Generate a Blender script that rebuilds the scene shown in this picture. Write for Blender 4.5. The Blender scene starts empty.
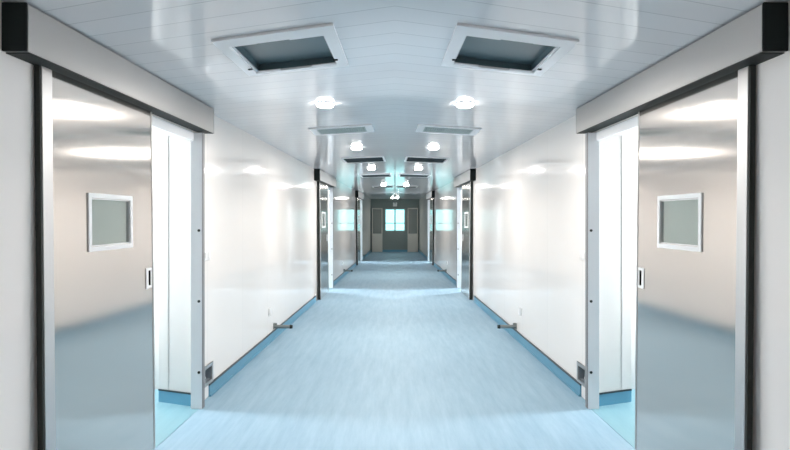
import bpy, bmesh, math
from mathutils import Vector

scene = bpy.context.scene
COL = scene.collection
K = 13.0 / 600.0      # the two corridor walls run slightly together towards the end
SK = 0.40             # ceiling panels and hatches lie in a shallow chevron
CAMH = 1.65
CEIL = 2.644
W = 1.854             # wall distance from the centre line at the camera
END = 30.1
BACK = -3.0
ZD = [2.733, 11.84, 21.0]   # where each sliding-door header starts

# ------------------------------------------------------------------ materials
def mat(name, base, rough=0.5, metal=0.0, coat=0.0, spec=0.5, emit=None, estr=0.0, aniso=0.0, tangent=None):
    m = bpy.data.materials.new(name); m.use_nodes = True
    b = m.node_tree.nodes['Principled BSDF']
    b.inputs['Base Color'].default_value = (*base, 1)
    b.inputs['Roughness'].default_value = rough
    b.inputs['Metallic'].default_value = metal
    b.inputs['Coat Weight'].default_value = coat
    b.inputs['Coat Roughness'].default_value = 0.06
    b.inputs['Specular IOR Level'].default_value = spec
    if emit:
        b.inputs['Emission Color'].default_value = (*emit, 1)
        b.inputs['Emission Strength'].default_value = estr
    if aniso:
        b.inputs['Anisotropic'].default_value = aniso
        c = m.node_tree.nodes.new('ShaderNodeCombineXYZ')
        for i in range(3): c.inputs[i].default_value = tangent[i]
        m.node_tree.links.new(c.outputs[0], b.inputs['Tangent'])
    return m

def nn(m, t): return m.node_tree.nodes.new(t)
def math_node(m, op, a, b=None):
    n = nn(m, 'ShaderNodeMath'); n.operation = op
    for i, v in enumerate((a, b)):
        if v is None: continue
        if isinstance(v, (int, float)): n.inputs[i].default_value = v
        else: m.node_tree.links.new(v, n.inputs[i])
    return n.outputs[0]

def groove(m, coord, period, width, base, dark, bump=0.3, noise_amt=0.04, offset=0.0):
    """thin joint line every `period` of a scalar coordinate, in colour and bump"""
    nt = m.node_tree; b = nt.nodes['Principled BSDF']
    t = math_node(m, 'ADD', coord, 1000.0 * period + offset)
    f = math_node(m, 'FRACT', math_node(m, 'DIVIDE', t, period))
    d = math_node(m, 'ABSOLUTE', math_node(m, 'SUBTRACT', f, 0.5))
    line = math_node(m, 'GREATER_THAN', d, 0.5 - width / period / 2)
    cell = math_node(m, 'FLOOR', math_node(m, 'DIVIDE', t, period))
    wn = nn(m, 'ShaderNodeTexWhiteNoise'); wn.noise_dimensions = '1D'
    nt.links.new(cell, wn.inputs['W'])
    k = math_node(m, 'ADD', math_node(m, 'MULTIPLY', wn.outputs['Value'], noise_amt), 1.0 - noise_amt)
    mx = nn(m, 'ShaderNodeMix'); mx.data_type = 'RGBA'
    mx.inputs[6].default_value = (*base, 1); mx.inputs[7].default_value = (*dark, 1)
    nt.links.new(line, mx.inputs[0])
    mul = nn(m, 'ShaderNodeVectorMath'); mul.operation = 'SCALE'
    nt.links.new(mx.outputs[2], mul.inputs[0]); nt.links.new(k, mul.inputs['Scale'])
    nt.links.new(mul.outputs[0], b.inputs['Base Color'])
    bp = nn(m, 'ShaderNodeBump'); bp.inputs['Strength'].default_value = bump; bp.inputs['Distance'].default_value = 0.004
    bp.invert = True
    nt.links.new(line, bp.inputs['Height']); nt.links.new(bp.outputs[0], b.inputs['Normal'])

def pos(m):
    g = nn(m, 'ShaderNodeNewGeometry'); s = nn(m, 'ShaderNodeSeparateXYZ')
    m.node_tree.links.new(g.outputs['Position'], s.inputs[0]); return s.outputs

M = {}
M['wall'] = mat('glossy_wall_panel', (.87, .832, .805), .07, spec=.38)
p = pos(M['wall']); groove(M['wall'], p[1], 1.18, .006, (.87, .832, .805), (.76, .735, .72), .15, .015, .35)
M['ceiling'] = mat('ceiling_strip_panel', (.76, .765, .79), .11)
p = pos(M['ceiling'])
t = math_node(M['ceiling'], 'SUBTRACT', p[1], math_node(M['ceiling'], 'MULTIPLY', math_node(M['ceiling'], 'ABSOLUTE', p[0]), SK))
groove(M['ceiling'], t, .2, .007, (.76, .765, .79), (.55, .56, .59), .15, .03)
M['end_wall'] = mat('end_wall_paint', (.22, .26, .245), .5)
M['room_wall'] = mat('room_wall_panel', (.63, .63, .62), .3)

def floor_mat(name, c1, c2, rough):
    m = mat(name, c1, rough, spec=.3); nt = m.node_tree; b = nt.nodes['Principled BSDF']
    g = nn(m, 'ShaderNodeNewGeometry'); mp = nn(m, 'ShaderNodeMapping')
    mp.inputs['Scale'].default_value = (9, .9, 1)
    nt.links.new(g.outputs['Position'], mp.inputs[0])
    n = nn(m, 'ShaderNodeTexNoise'); n.inputs['Scale'].default_value = 1.5; n.inputs['Detail'].default_value = 7; n.inputs['Roughness'].default_value = .65
    nt.links.new(mp.outputs[0], n.inputs['Vector'])
    r = nn(m, 'ShaderNodeValToRGB'); r.color_ramp.elements[0].position = .3; r.color_ramp.elements[1].position = .7
    r.color_ramp.elements[0].color = (*c1, 1); r.color_ramp.elements[1].color = (*c2, 1)
    nt.links.new(n.outputs['Fac'], r.inputs[0]); nt.links.new(r.outputs[0], b.inputs['Base Color'])
    return m
M['floor'] = floor_mat('blue_vinyl_floor', (.21, .335, .43), (.285, .42, .515), .5)
M['room_floor'] = floor_mat('teal_vinyl_floor', (.17, .33, .39), (.21, .38, .44), .3)
M['skirting'] = mat('blue_skirting', (.10, .29, .42), .35)
M['skirt_edge'] = mat('dark_skirting_edge', (.02, .035, .045), .4)

def brushed(name, base, rough, aniso, streak=.06, tangent=(0, 0, 1), metal=1.0):
    m = mat(name, base, rough, metal, aniso=aniso, tangent=tangent)
    nt = m.node_tree; b = nt.nodes['Principled BSDF']
    g = nn(m, 'ShaderNodeNewGeometry'); mp = nn(m, 'ShaderNodeMapping'); mp.inputs['Scale'].default_value = (220, 220, 1.2)
    nt.links.new(g.outputs['Position'], mp.inputs[0])
    n = nn(m, 'ShaderNodeTexNoise'); n.inputs['Scale'].default_value = 1; n.inputs['Detail'].default_value = 3
    nt.links.new(mp.outputs[0], n.inputs['Vector'])
    k = math_node(m, 'ADD', math_node(m, 'MULTIPLY', n.outputs['Fac'], streak * 2), rough - streak)
    nt.links.new(k, b.inputs['Roughness'])
    return m
M['steel'] = brushed('brushed_stainless_steel', (.64, .60, .565),   .12, .84, .02, (0, 1, 0))
M['alu'] = brushed('satin_aluminium', (.50, .50, .50), .42, 0.01, .05)
M['header'] = mat('header_cover_aluminium', (.43, .42, .41), .42, .55)
M['black'] = mat('black_plastic', (.006, .010, .010), .5, spec=.15)
M['gasket'] = mat('grey_gasket', (.22, .22, .23), .5)
M['rubber'] = mat('black_rubber', (.01, .014, .012), .7)
M['white'] = mat('white_plastic', (.82, .82, .82), .35)
M['vent_white'] = mat('white_powder_coat', (.78, .80, .83), .35)
M['vent_dark'] = mat('dark_filter_cloth', (.07, .115, .135), .35)
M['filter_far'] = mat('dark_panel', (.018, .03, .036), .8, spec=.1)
M['grey_mesh'] = mat('grey_grille', (.20, .23, .26), .5)
M['chrome'] = mat('dull_chrome', (.30, .32, .31), .3, 1)
M['dark_metal'] = mat('dark_metal', (.10, .11, .10), .4, .8)
M['frost'] = mat('frosted_backing', (.66, .71, .67), .5)
M['glass'] = mat('clear_glass', (.9, .95, .93), .03)
M['glass'].node_tree.nodes['Principled BSDF'].inputs['Transmission Weight'].default_value = 1
M['door_glass'] = mat('dark_door_glass', (.16, .20, .19), .12)
M['cream'] = mat('cream_door_panel', (.62, .60, .54), .4)
M['pvc'] = mat('pale_window_frame', (.42, .52, .52), .4)
M['lamp'] = mat('glowing_lamp_glass', (.9, .9, .9), .4, emit=(1, .97, .93), estr=35)
M['day'] = mat('daylit_window_pane', (.5, .6, .6), .3, emit=(.34, .80, .82), estr=1.7)
M['day_room_far'] = mat('bright_far_daylit_pane', (.6, .6, .6), .3, emit=(.97, .98, 1.0), estr=75)
M['day_room'] = mat('bright_daylit_pane', (.6, .6, .6), .3, emit=(.97, .98, 1.0), estr=40)

# ------------------------------------------------------------------ mesh tools
class MB:
    """collects shapes in corridor coordinates (distance from axis, distance from camera, height)"""
    def __init__(self, s=1): self.bm = bmesh.new(); self.s = s
    def p(self, L, Z, h): return Vector((self.s * (-L + K * Z), Z, h))
    def face(self, pts):
        try: self.bm.faces.new([self.bm.verts.new(self.p(*q)) for q in pts])
        except ValueError: pass
        return self
    def hexa(self, c):                       # 8 corners: bottom four, top four
        v = [self.bm.verts.new(self.p(*q)) for q in c]
        for f in ((3,2,1,0), (4,5,6,7), (0,1,5,4), (1,2,6,5), (2,3,7,6), (3,0,4,7)):
            self.bm.faces.new([v[i] for i in f])
        return self
    def box(self, L0, L1, Z0, Z1, h0, h1):
        return self.hexa([(L0,Z0,h0),(L1,Z0,h0),(L1,Z1,h0),(L0,Z1,h0),(L0,Z0,h1),(L1,Z0,h1),(L1,Z1,h1),(L0,Z1,h1)])
    def sbox(self, L0, L1, Z0, Z1, h0, h1, Lr=.735):  # box whose cross edges follow the ceiling strips
        a, b = SK*(L0-Lr), SK*(L1-Lr)
        return self.hexa([(L0,Z0+a,h0),(L1,Z0+b,h0),(L1,Z1+b,h0),(L0,Z1+a,h0),(L0,Z0+a,h1),(L1,Z0+b,h1),(L1,Z1+b,h1),(L0,Z1+a,h1)])
    def prism(self, poly, h0, h1):
        n = len(poly)
        lo = [self.bm.verts.new(self.p(a, b, h0)) for a, b in poly]
        hi = [self.bm.verts.new(self.p(a, b, h1)) for a, b in poly]
        self.bm.faces.new(lo[::-1]); self.bm.faces.new(hi)
        for i in range(n): self.bm.faces.new([lo[i], lo[(i+1) % n], hi[(i+1) % n], hi[i]])
        return self
    def plate(self, L0, L1, zs, hs, holes):
        """wall-like slab with rectangular holes given as (Z0,Z1,h0,h1)"""
        zs = sorted(set(zs) | {z for h in holes for z in h[:2]}); hs = sorted(set(hs) | {z for h in holes for z in h[2:]})
        full = lambda i, j: 0 <= i < len(zs)-1 and 0 <= j < len(hs)-1 and not any(
            a <= (zs[i]+zs[i+1])/2 <= b and c <= (hs[j]+hs[j+1])/2 <= d for a, b, c, d in holes)
        V = {}
        def v(i, j, k):
            if (i, j, k) not in V: V[i, j, k] = self.bm.verts.new(self.p((L0, L1)[k], zs[i], hs[j]))
            return V[i, j, k]
        for i in range(len(zs)-1):
            for j in range(len(hs)-1):
                if not full(i, j): continue
                for k in (0, 1): self.bm.faces.new([v(i,j,k), v(i+1,j,k), v(i+1,j+1,k), v(i,j+1,k)])
                for di, dj, e in ((-1,0,((i,j),(i,j+1))), (1,0,((i+1,j),(i+1,j+1))), (0,-1,((i,j),(i+1,j))), (0,1,((i,j+1),(i+1,j+1)))):
                    if not full(i+di, j+dj):
                        (a, b), (c, d) = e
                        self.bm.faces.new([v(a,b,0), v(c,d,0), v(c,d,1), v(a,b,1)])
        return self
    def lathe(self, L, Z, h, prof, n=28):     # profile of (radius, height) about a vertical axis
        c = self.p(L, Z, h); rings = []
        for r, dz in prof:
            rings.append([self.bm.verts.new(c + Vector((r*math.cos(2*math.pi*i/n), r*math.sin(2*math.pi*i/n), dz))) for i in range(n)])
        for a, b in zip(rings, rings[1:]):
            for i in range(n): self.bm.faces.new([a[i], a[(i+1) % n], b[(i+1) % n], b[i]])
        self.bm.faces.new(rings[0]); self.bm.faces.new(rings[-1][::-1]); return self
    def rod(self, a, b, r0, r1=None, n=14):   # tapered rod between two corridor points
        r1 = r0 if r1 is None else r1
        A, B = self.p(*a), self.p(*b); d = (B-A).normalized()
        u = d.orthogonal().normalized(); w = d.cross(u)
        R = [[self.bm.verts.new(q + u*r*math.cos(2*math.pi*i/n) + w*r*math.sin(2*math.pi*i/n)) for i in range(n)] for q, r in ((A, r0), (B, r1))]
        for i in range(n): self.bm.faces.new([R[0][i], R[0][(i+1) % n], R[1][(i+1) % n], R[1][i]])
        self.bm.faces.new(R[0][::-1]); self.bm.faces.new(R[1]); return self
    def build(self, name, m, parent=None, bevel=0.0, smooth=False):
        bm = self.bm
        bmesh.ops.recalc_face_normals(bm, faces=bm.faces)
        if bevel: bmesh.ops.bevel(bm, geom=bm.edges[:], offset=bevel, segments=2, affect='EDGES', clamp_overlap=True)
        xs = [v.co for v in bm.verts]
        lo = Vector((min(c[i] for c in xs) for i in range(3))); hi = Vector((max(c[i] for c in xs) for i in range(3)))
        c = Vector(((lo.x+hi.x)/2, (lo.y+hi.y)/2, lo.z))
        bmesh.ops.translate(bm, verts=bm.verts, vec=-c)
        me = bpy.data.meshes.new(name); bm.to_mesh(me); bm.free()
        me.materials.append(m)
        for f in me.polygons: f.use_smooth = smooth
        o = bpy.data.objects.new(name, me); COL.objects.link(o)
        if parent is not None:
            base = Vector((0, 0, 0)); q = parent
            while q is not None: base += q.location; q = q.parent
            o.parent = parent; c = c - base
        o.location = c
        return o

def tag(o, label=None, cat=None, group=None, kind=None):
    for k, v in (('label', label), ('category', cat), ('group', group), ('kind', kind)):
        if v: o[k] = v
    return o
def thing(name, at, label, cat, group=None):
    o = bpy.data.objects.new(name, None); COL.objects.link(o); o.location = at; o.empty_display_size = .1
    return tag(o, label, cat, group)
def struct(o): return tag(o, kind='structure')

SIDES = ((1, 'left'), (-1, 'right'))

# ------------------------------------------------------------------ floor, walls, ceiling
f = MB()
f.bm.faces.new([f.bm.verts.new(Vector(q)) for q in ((-W-.03+K*BACK, BACK, 0), (W+.03-K*BACK, BACK, 0), (W+.03-K*END, END, 0), (-W-.03+K*END, END, 0))])
struct(f.build('floor', M['floor']))

# hatches along the ceiling: near edge at L=.735, kind, depth
HATCH = [(3.18, 'open', .80), (6.42, 'grille', .50), (9.62, 'open', .80), (13.3, 'open', .80), (18.0, 'open', .80)]
HL0, HL1 = .38, 1.09
def inner(z, kind, d):
    if kind == 'open' and z > 5: return (.41, 1.06, z+.03, z+d-.03)
    return (.45, 1.02, z+.13, z+d-.06) if kind == 'open' else (.46, 1.01, z+.07, z+d-.07)
c = MB()
for s, _ in SIDES:
    c.s = s
    q = lambda L, z: (L, z + SK*(L-.735))
    z0, z1 = BACK, END + 1
    I0, I1 = .46, 1.0
    c.face([(I1, z0, CEIL), (W+.03, z0, CEIL), (W+.03, z1, CEIL), (I1, z1, CEIL)])
    c.face([(K*z0, z0, CEIL), (I0, z0, CEIL), (I0, I0/K, CEIL)])
    cuts = []
    for h in HATCH[:2]:
        _, _, a, b = inner(*h); cuts += [a, b]
    edge = [z0] + cuts + [z1]
    for i in range(0, len(edge), 2):
        a, b = edge[i], edge[i+1]
        A = ((I0, a), (I1, a)) if i == 0 else (q(I0, a), q(I1, a))
        B = ((I1, b), (I0, b)) if i == len(edge)-2 else (q(I1, b), q(I0, b))
        if i == len(edge)-2: B = ((I1, b), (K*b, b), (I0, I0/K))
        c.face([(*t, CEIL) for t in (*A, *B)])
struct(c.build('ceiling', M['ceiling']))

WT = W + .031
for s, side in SIDES:
    w = MB(s)
    holes = [(z+1.22, z+2.517, 0, 2.40) for z in ZD] + [(5.45, 5.645, .145, .278)]
    w.plate(W, WT, [BACK, END], [0, CEIL], holes)
    struct(w.build('wall_' + side, M['wall']))
    b = MB(s); e = MB(s)
    segs = [(BACK, 2.95), (5.57, 12.0), (5.57+9.107, 21.2), (5.57+18.267, END-.02)]
    for a, z in segs:
        b.prism([(W-.001, a), (W-.001, z), (W-.014, z), (W-.014, a)], .018, .104)
        b.prism([(W-.001, a), (W-.001, z), (W-.026, z), (W-.026, a)], .001, .018)
        e.box(W-.001, W-.017, a, z, .104, .118)
    bo = struct(b.build('baseboard_' + side, M['skirting']))
    e.build('edge_strip', M['skirt_edge'], bo)

# end wall with window opening
ew = MB()
def wbox(mb, x0, x1, y0, y1, h0, h1):
    v = [mb.bm.verts.new(Vector(q)) for q in ((x0,y0,h0),(x1,y0,h0),(x1,y1,h0),(x0,y1,h0),(x0,y0,h1),(x1,y0,h1),(x1,y1,h1),(x0,y1,h1))]
    for fc in ((3,2,1,0), (4,5,6,7), (0,1,5,4), (1,2,6,5), (2,3,7,6), (3,0,4,7)): mb.bm.faces.new([v[i] for i in fc])
    return mb
XE = W - K*END
WX0, WX1, WZ0, WZ1 = -.515, .515, 1.03, 2.17
wbox(ew, -XE-.2, WX0, END, END+.15, 0, CEIL); wbox(ew, WX1, XE+.2, END, END+.15, 0, CEIL)
wbox(ew, WX0, WX1, END, END+.15, 0, WZ0); wbox(ew, WX0, WX1, END, END+.15, WZ1, CEIL)
struct(ew.build('wall_end', M['end_wall']))
win = MB()
for a, z in ((WX0, WX0+.05), (WX1-.05, WX1), (-.035, .035)): wbox(win, a, z, END+.04, END+.10, WZ0, WZ1)
for a, z in ((WX0, -.035), (.035, WX1)):
    for h0, h1 in ((WZ0, WZ0+.05), (WZ1-.05, WZ1), (1.42, 1.46)): wbox(win, a + (.05 if a < -.1 else 0), z - (.05 if z > .1 else 0), END+.045, END+.095, h0, h1)
wo = struct(win.build('window_1', M['pvc']))
for a, z in ((WX0+.05, -.035), (.035, WX1-.05)):
    for h0, h1 in ((WZ0+.05, 1.42), (1.46, WZ1-.05)):
        pn = MB(); wbox(pn, a, z, END+.066, END+.074, h0, h1); pn.build('pane', M['day'], wo)
# skirting along the end wall
eb = MB(); wbox(eb, -XE+.03, XE-.03, END-.015, END-.001, .001, .11)
struct(eb.build('baseboard_end', M['skirting']))

# ------------------------------------------------------------------ side rooms, frames, doors
ORD = ['nearest', 'second', 'farthest']
wn = 2; tn = 1
for i, zd in enumerate(ZD):
    r = zd - ZD[0]
    for s, side in SIDES:
        rm = MB(s)                                       # room shell behind the opening
        rm.box(WT+.001, 3.4, 3.55+r, 3.60+r, 0, 2.40)
        rm.box(WT+.001, 3.4, 5.80+r, 5.85+r, 0, 2.40)
        rm.plate(3.4, 3.46, [3.55+r, 5.85+r], [0, 2.40], [(5.30+r, 5.79+r, .75, 2.2)])
        rm.prism([(1.887, 5.277+r), (2.243, 5.416+r), (2.243, 5.46+r), (1.887, 5.32+r)], 0, 2.40)
        rm.prism([(2.15, 5.3755+r), (2.246, 5.4128+r), (2.246, 5.424+r), (2.15, 5.386+r)], .12, 2.40)
        rm.box(2.199, 2.243, 5.46+r, 5.80+r, 0, 2.40)
        struct(rm.build('wall_room', M['room_wall']))
        struct(MB(s).box(WT+.001, 3.46, 3.55+r, 5.85+r, 2.40, 2.44).build('ceiling_room', M['room_wall']))
        fl = MB(s).box(1.815, WT, 3.96+r, 5.208+r, .0005, .003); fl.box(WT, 3.4, 3.6+r, 5.8+r, .0005, .003)
        struct(fl.build('floor_room', M['room_floor']))
        sk = MB(s).prism([(1.89, 5.268+r), (2.247, 5.407+r), (2.247, 5.416+r), (1.89, 5.277+r)], .003, .105)
        sk.box(2.243, 2.252, 5.416+r, 5.80+r, .003, .105)
        so = struct(sk.build('baseboard_room', M['skirting']))
        MB(s).prism([(1.89, 5.265+r), (2.25, 5.404+r), (2.25, 5.416+r), (1.89, 5.277+r)], .105, .118).build('edge_strip', M['skirt_edge'], so)
        wf = MB(s).plate(3.405, 3.45, [5.30+r, 5.79+r], [.75, 2.2], [(5.34+r, 5.75+r, .80, 1.45), (5.34+r, 5.75+r, 1.49, 2.15)])
        wo = struct(wf.build('window_%d' % wn, M['pvc'])); wn += 1
        for a, b2 in ((.80, 1.45), (1.49, 2.15)):
            MB(s).box(3.425, 3.43, 5.34+r, 5.75+r, a, b2).build('pane', M['day_room' if i == 0 else 'day_room_far'], wo)
        # frame of the opening
        fr = MB(s).box(1.79, 1.886, 5.21+r, 5.249+r, 0, 2.40)
        fr.box(1.862, 1.886, 5.15+r, 5.21+r, 2.33, 2.40).box(1.862, 1.886, 3.954+r, 5.15+r, 2.33, 2.40)
        fr.box(1.862, 1.886, 3.954+r, 3.99+r, .004, 2.33)
        fo = struct(fr.build('trim_%d' % tn, M['vent_white'])); tn += 1
        MB(s).box(1.785, 1.7895, 5.212+r, 5.268+r, .004, 2.40).build('cover_strip', M['gasket'], fo)
        if i < 2:
            for h in (.318, .935, 1.55):
                MB(s).rod((1.815, 5.2095+r, h), (1.815, 5.204+r, h), .012).build('screw_cap', M['rubber'], fo)
        # header cover over the sliding gear
        h0, h1, HL = 2.414, 2.636, 1.740
        x = MB(s).p((HL+W)/2, zd+1.32, h0)
        t = thing('door_header', x, '%s aluminium door header box on the %s wall, %s' % (ORD[i], side,
                  ['at the photo corner', 'halfway along', 'by the end window'][i]), 'door header', 'headers over the sliding doors')
        hd = MB(s).prism([(HL, zd+.012), (W-.001, zd+.012), (W-.001, zd+2.641), (HL, zd+2.641)], h0+.004, h1)
        hd.build('cover', M['header'], t, .004)
        MB(s).box(HL+.001, W-.001, zd+.03, zd+2.63, h0-.002, h0+.003).build('bottom_seal', M['rubber'], t)
        for a, b2 in ((zd, zd+.012), (zd+2.641, zd+2.653)):
            MB(s).box(HL-.001, W-.001, a, b2, h0+.002, h1+.002).build('end_cap', M['black'] if a == zd else M['header'], t, .002)
        # sliding leaf
        l0, l1, a, b2 = 1.800, 1.826, 2.98+r, 4.272+r
        if i == 1: a += .12; b2 += .12
        if i: l0 = 1.782
        x = MB(s).p((l0+l1)/2, (a+b2)/2, .012)
        t = thing('sliding_door', x, '%s brushed steel sliding door leaf on the %s side, %s' % (ORD[i], side,
                  ['filling the foreground', 'halfway along the corridor', 'close to the end window'][i]), 'door', 'steel sliding door leaves')
        wz0, wz1, wh0, wh1 = 3.40+r, 3.945+r, 1.462, 1.80
        t.rotation_euler = (0, -s*.0098, 0)      # hangs a touch out of plumb
        hz0, hz1, hh0, hh1 = 4.145+r, 4.235+r, 1.165, 1.31
        MB(s).plate(l0, l1, [a+.09, b2-.022], [.012, 2.412], [(wz0+.03, wz1-.03, wh0+.03, wh1-.03), (hz0+.012, hz1-.012, hh0+.012, hh1-.012)]).build('panel', M['steel'], t)
        MB(s).box(l0-.004, l1, a, a+.09, .012, 2.412).build('edge_profile', M['alu'], t, .003)
        MB(s).box(l0-.003, l1, b2-.022, b2, .012, 2.412).build('edge_profile', M['alu'], t, .003)
        MB(s).box(l0-.002, W-.028, a-.014, a, .012, 2.412).build('rubber_seal', M['rubber'], t)
        wfr = MB(s).plate(l0-.008, l0, [wz0, wz1], [wh0, wh1], [(wz0+.035, wz1-.035, wh0+.028, wh1-.028)])
        wfo = wfr.build('window_frame', M['white'], t, .002)
        MB(s).plate(l0, l1-.004, [wz0+.03, wz1-.03], [wh0+.03, wh1-.03], [(wz0+.036, wz1-.036, wh0+.036, wh1-.036)]).build('reveal', M['white'], wfo)
        MB(s).box(l1-.004, l1, wz0+.03, wz1-.03, wh0+.03, wh1-.03).build('blind_pane', M['frost'], wfo)
        MB(s).box(l0+.006, l0+.009, wz0+.036, wz1-.036, wh0+.036, wh1-.036).build('glass', M['glass'], wfo)
        hf = MB(s).plate(l0-.005, l0, [hz0, hz1], [hh0, hh1], [(hz0+.036, hz1-.016, hh0+.02, hh1-.02)]).build('recessed_pull', M['white'], t, .0015)
        MB(s).box(l0+.016, l0+.020, hz0+.012, hz1-.012, hh0+.012, hh1-.012).build('pull_cup', M['dark_metal'], hf)

# ------------------------------------------------------------------ things on the walls
for s, side in SIDES:
    def at(L, Z, h): return MB(s).p(L, Z, h)
    # wall switch
    t = thing('wall_switch', at(W, 5.52, 1.272), 'small white wall switch beside the %s foreground doorway' % side, 'switch', 'white wall switches')
    MB(s).box(W-.011, W-.001, 5.44, 5.60, 1.272, 1.36).build('plate', M['white'], t, .003)
    for a in (5.455, 5.525): MB(s).box(W-.015, W-.011, a, a+.06, 1.288, 1.344).build('rocker', M['white'], t, .0015)
    # recessed foot sensor
    t = thing('foot_sensor_box', at(W, 5.55, .117), 'grey recessed foot switch box low on the %s wall beside the doorway' % side, 'foot switch', 'foot switch boxes')
    MB(s).plate(W-.012, W-.001, [5.416, 5.68], [.117, .306], [(5.455, 5.64, .15, .273)]).build('bezel', M['alu'], t, .002)
    MB(s).plate(W, W+.10, [5.451, 5.644], [.146, .277], [(5.456, 5.639, .151, .272)]).build('niche', M['grey_mesh'], t)
    MB(s).box(W+.10, W+.104, 5.451, 5.644, .146, .277).build('back_plate', M['dark_metal'], t)
    MB(s).box(W+.04, W+.099, 5.47, 5.625, .152, .175).build('pedal', M['white'], t, .004)
    o = MB(s).box(W-.008, W-.001, 5.40, 5.555, .012, .115).build('filler_plate', M['white'], None, .002)
    tag(o, 'pale filler plate under the foot switch box on the %s wall' % side, 'plate', 'filler plates')
    for i, (zs, zb) in enumerate(((8.04, 8.275), (16.95, 17.25))):
        where = ('nearer to the camera', 'far along the corridor')[i]
        t = thing('wall_socket', at(W, zs, .36), 'white socket low on the %s wall above the door stop, %s' % (side, where), 'socket', 'low wall sockets')
        MB(s).box(W-.010, W-.001, zs-.075, zs+.075, .36, .46).build('plate', M['white'], t, .003)
        MB(s).box(W-.014, W-.0095, zs-.05, zs+.05, .375, .445).build('cover', M['white'], t, .001)
        t = thing('door_stop', at(W, zb, .14), 'metal bar door stop on the %s wall by the skirting, %s' % (side, where), 'door stop', 'bar door stops')
        zo = zb
        MB(s).box(W-.012, W-.001, zo-.03, zo+.03, .135, .215).build('wall_plate', M['chrome'], t, .002)
        MB(s).box(W-.05, W-.012, zo-.012, zo+.012, .165, .215).build('bracket', M['chrome'], t, .002)
        b_ = MB(s).rod((W-.012, zo, .165), (W-.225, zo, .165), .025).build('bar', M['chrome'], t, smooth=False)
        MB(s).rod((W-.225, zo, .165), (W-.26, zo, .165), .028, .025).build('rubber_tip', M['rubber'], t)

# ------------------------------------------------------------------ ceiling hatches, grilles, lamps
HL0_ALL = HL0
HN = ['nearest', 'second', 'third', 'fourth', 'fifth', 'sixth']
for i, (z, kind, d) in enumerate(HATCH):
    for s, side in SIDES:
        a0, a1, b0, b1 = inner(z, kind, d); HL0 = HL0_ALL
        if z > 15: a0, HL0 = .48, .45
        if kind == 'open':
            nth = HN[i - (i > 1)]
            t = thing('ceiling_hatch', MB(s).p(.735, z+d/2, CEIL-.014), '%s dark open ceiling hatch with white frame in the %s row' % (nth, side), 'ceiling hatch', 'dark ceiling hatches')
            fr = MB(s)
            h0, h1 = CEIL-.014, CEIL-.001
            fr.sbox(HL0, a0, z, z+d, h0, h1); fr.sbox(a1, HL1, z, z+d, h0, h1)
            fr.sbox(a0, a1, z, b0, h0, h1); fr.sbox(a0, a1, b1, z+d, h0, h1)
            fr.build('frame', M['vent_white'], t)
            if i == 0:
                r_ = MB(s); top = CEIL+.04
                r_.sbox(a0-.005, a0, b0, b1, CEIL, top); r_.sbox(a1-.02, a1-.015, b0, b1, CEIL, top)
                r_.sbox(a0, a1-.02, b0-.005, b0, CEIL, top); r_.sbox(a0, a1-.02, b1, b1+.005, CEIL, top)
                r_.sbox(a0-.005, a1, b0-.005, b1+.005, top, top+.006)
                r_.build('duct_lining', M['vent_dark'], t)
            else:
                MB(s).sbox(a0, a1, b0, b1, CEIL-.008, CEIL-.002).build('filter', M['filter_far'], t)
            if i == 0:
                for L0, L1, za, zb in ((a0, a0+.20, b0-.002, b0+.022), (a1-.17, a1-.02, b0-.002, b0+.014), (a0, a0+.17, b1-.022, b1), (a1-.18, a1-.02, b1-.018, b1)):
                    MB(s).sbox(L0, L1, za, zb, CEIL-.011, CEIL-.004).build('edge_tab', M['vent_white'], t)
                for L0 in (a0-.02, a1-.005):
                    MB(s).sbox(L0, L0+.03, b1-.13, b1-.105, CEIL-.02, CEIL-.0135).build('clip', M['black'], t, .002)
        else:
            t = thing('air_grille', MB(s).p(.735, z+d/2, CEIL-.014), 'pale louvred air grille on the ceiling in the %s row, behind the first lamp' % side, 'air grille', 'ceiling air grilles')
            fr = MB(s); h0, h1 = CEIL-.014, CEIL-.001
            fr.sbox(HL0, a0, z, z+d, h0, h1); fr.sbox(a1, HL1, z, z+d, h0, h1)
            fr.sbox(a0, a1, z, b0, h0, h1); fr.sbox(a0, a1, b1, z+d, h0, h1)
            fr.build('frame', M['vent_white'], t, .002)
            sl = MB(s); n = 22
            for k in range(n):
                L = a0 + (k+.5)*(a1-a0)/n
                sl.sbox(L-.005, L+.005, b0, b1, CEIL-.012, CEIL+.01)
            for k in range(6):
                zz = b0 + (k+.5)*(b1-b0)/6
                sl.sbox(a0, a1, zz-.006, zz+.006, CEIL-.009, CEIL+.006)
            sl.build('louvre', M['pvc'], t)
            MB(s).sbox(a0-.004, a1+.004, b0-.004, b1+.004, CEIL+.03, CEIL+.035).build('filter', M['grey_mesh'], t)

LAMPS = [5.14, 8.28, 11.7, 17.5, 28.0]
LN = ['nearest', 'second', 'third', 'fourth', 'farthest']
for i, z in enumerate(LAMPS):
    for s, side in SIDES:
        L = .71
        t = thing('ceiling_lamp', MB(s).p(L, z, CEIL-.06), '%s glowing round lamp on the ceiling in the %s row' % (LN[i], side), 'ceiling lamp', 'round ceiling lamps')
        MB(s).lathe(L, z, CEIL, [(.078, -.001), (.080, -.003), (.080, -.008), (.07, -.010)]).build('rim', M['vent_white'], t, smooth=True)
        MB(s).lathe(L, z, CEIL, [(.072, -.009), (.074, -.018), (.066, -.030), (.045, -.038), (.010, -.042)]).build('diffuser', M['lamp'], t, smooth=True)
        ld = bpy.data.lights.new('lamp_light', 'AREA'); ld.shape = 'DISK'; ld.size = .10; ld.energy = 24 if z < 20 else 4; ld.color = (1, .93, .86)
        lo = bpy.data.objects.new('lamp_light', ld); COL.objects.link(lo); lo.parent = t
        lo.location = MB(s).p(L, z, CEIL-.047) - t.location

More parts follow.
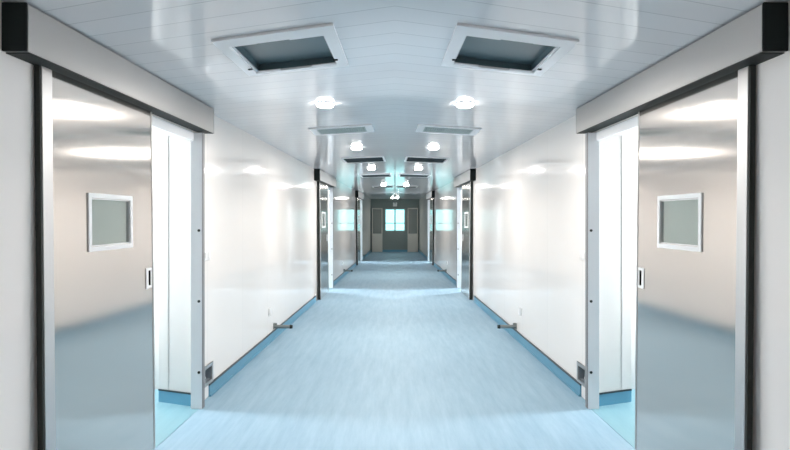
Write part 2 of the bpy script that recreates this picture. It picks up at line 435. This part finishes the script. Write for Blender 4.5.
# ------------------------------------------------------------------ far end: half-glazed leaves and small lamp
for s, side in SIDES:
    xa, xb = s*-1.15, s*-.63
    x0, x1 = min(xa, xb), max(xa, xb)
    y0, y1 = END-.10, END-.06
    t = thing('swing_door', Vector(((x0+x1)/2, END-.08, .005)), 'half glazed cream door leaf standing open %s of the end window' % side, 'door', 'half glazed door leaves at the far end')
    m = MB(); wbox(m, x0, x1, y0, y1, .005, .92); m.build('lower_panel', M['cream'], t, .004)
    m = MB()
    wbox(m, x0, x0+.04, y0, y1, .92, 2.2); wbox(m, x1-.04, x1, y0, y1, .92, 2.2); wbox(m, x0+.04, x1-.04, y0, y1, 2.15, 2.2)
    m.build('glazing_frame', M['cream'], t)
    m = MB(); wbox(m, x0+.04, x1-.04, y0+.015, y0+.025, .92, 2.15); m.build('pane', M['door_glass'], t)
t = thing('emergency_light', Vector((0, END-.03, 2.28)), 'small white twin lamp fitting on the end wall above the window', 'emergency light')
m = MB(); wbox(m, -.10, .10, END-.05, END+.002, 2.28, 2.40); m.build('housing', M['white'], t, .006)
for x in (-.06, .06):
    m = MB(); m.s = 1
    m.lathe(-x + K*(END-.09), END-.09, 2.40, [(.02, -.005), (.045, .0), (.05, .05), (.03, .075)]); m.build('lamp_head', M['white'], t, smooth=True)

# ------------------------------------------------------------------ light, camera, view
wd = bpy.data.worlds.new('world'); scene.world = wd; wd.use_nodes = True
bg = wd.node_tree.nodes['Background']; bg.inputs['Color'].default_value = (1, .89, .80, 1); bg.inputs['Strength'].default_value = 1.25

cam = bpy.data.cameras.new('camera'); co = bpy.data.objects.new('camera', cam); COL.objects.link(co)
co.location = (0, 0, CAMH); co.rotation_euler = (math.pi/2, 0, 0)
cam.sensor_width = 36; cam.lens = 600/790*36; cam.shift_y = -6/790; cam.clip_end = 100
scene.camera = co
vs = scene.view_settings; vs.view_transform = 'Standard'; vs.look = 'None'; vs.gamma = 1; vs.use_curve_mapping = False
vs.exposure = 0.3
scene.cycles.use_denoising = True
scene.cycles.max_bounces = 10; scene.cycles.diffuse_bounces = 6; scene.cycles.glossy_bounces = 5
scene.cycles.sample_clamp_indirect = 8
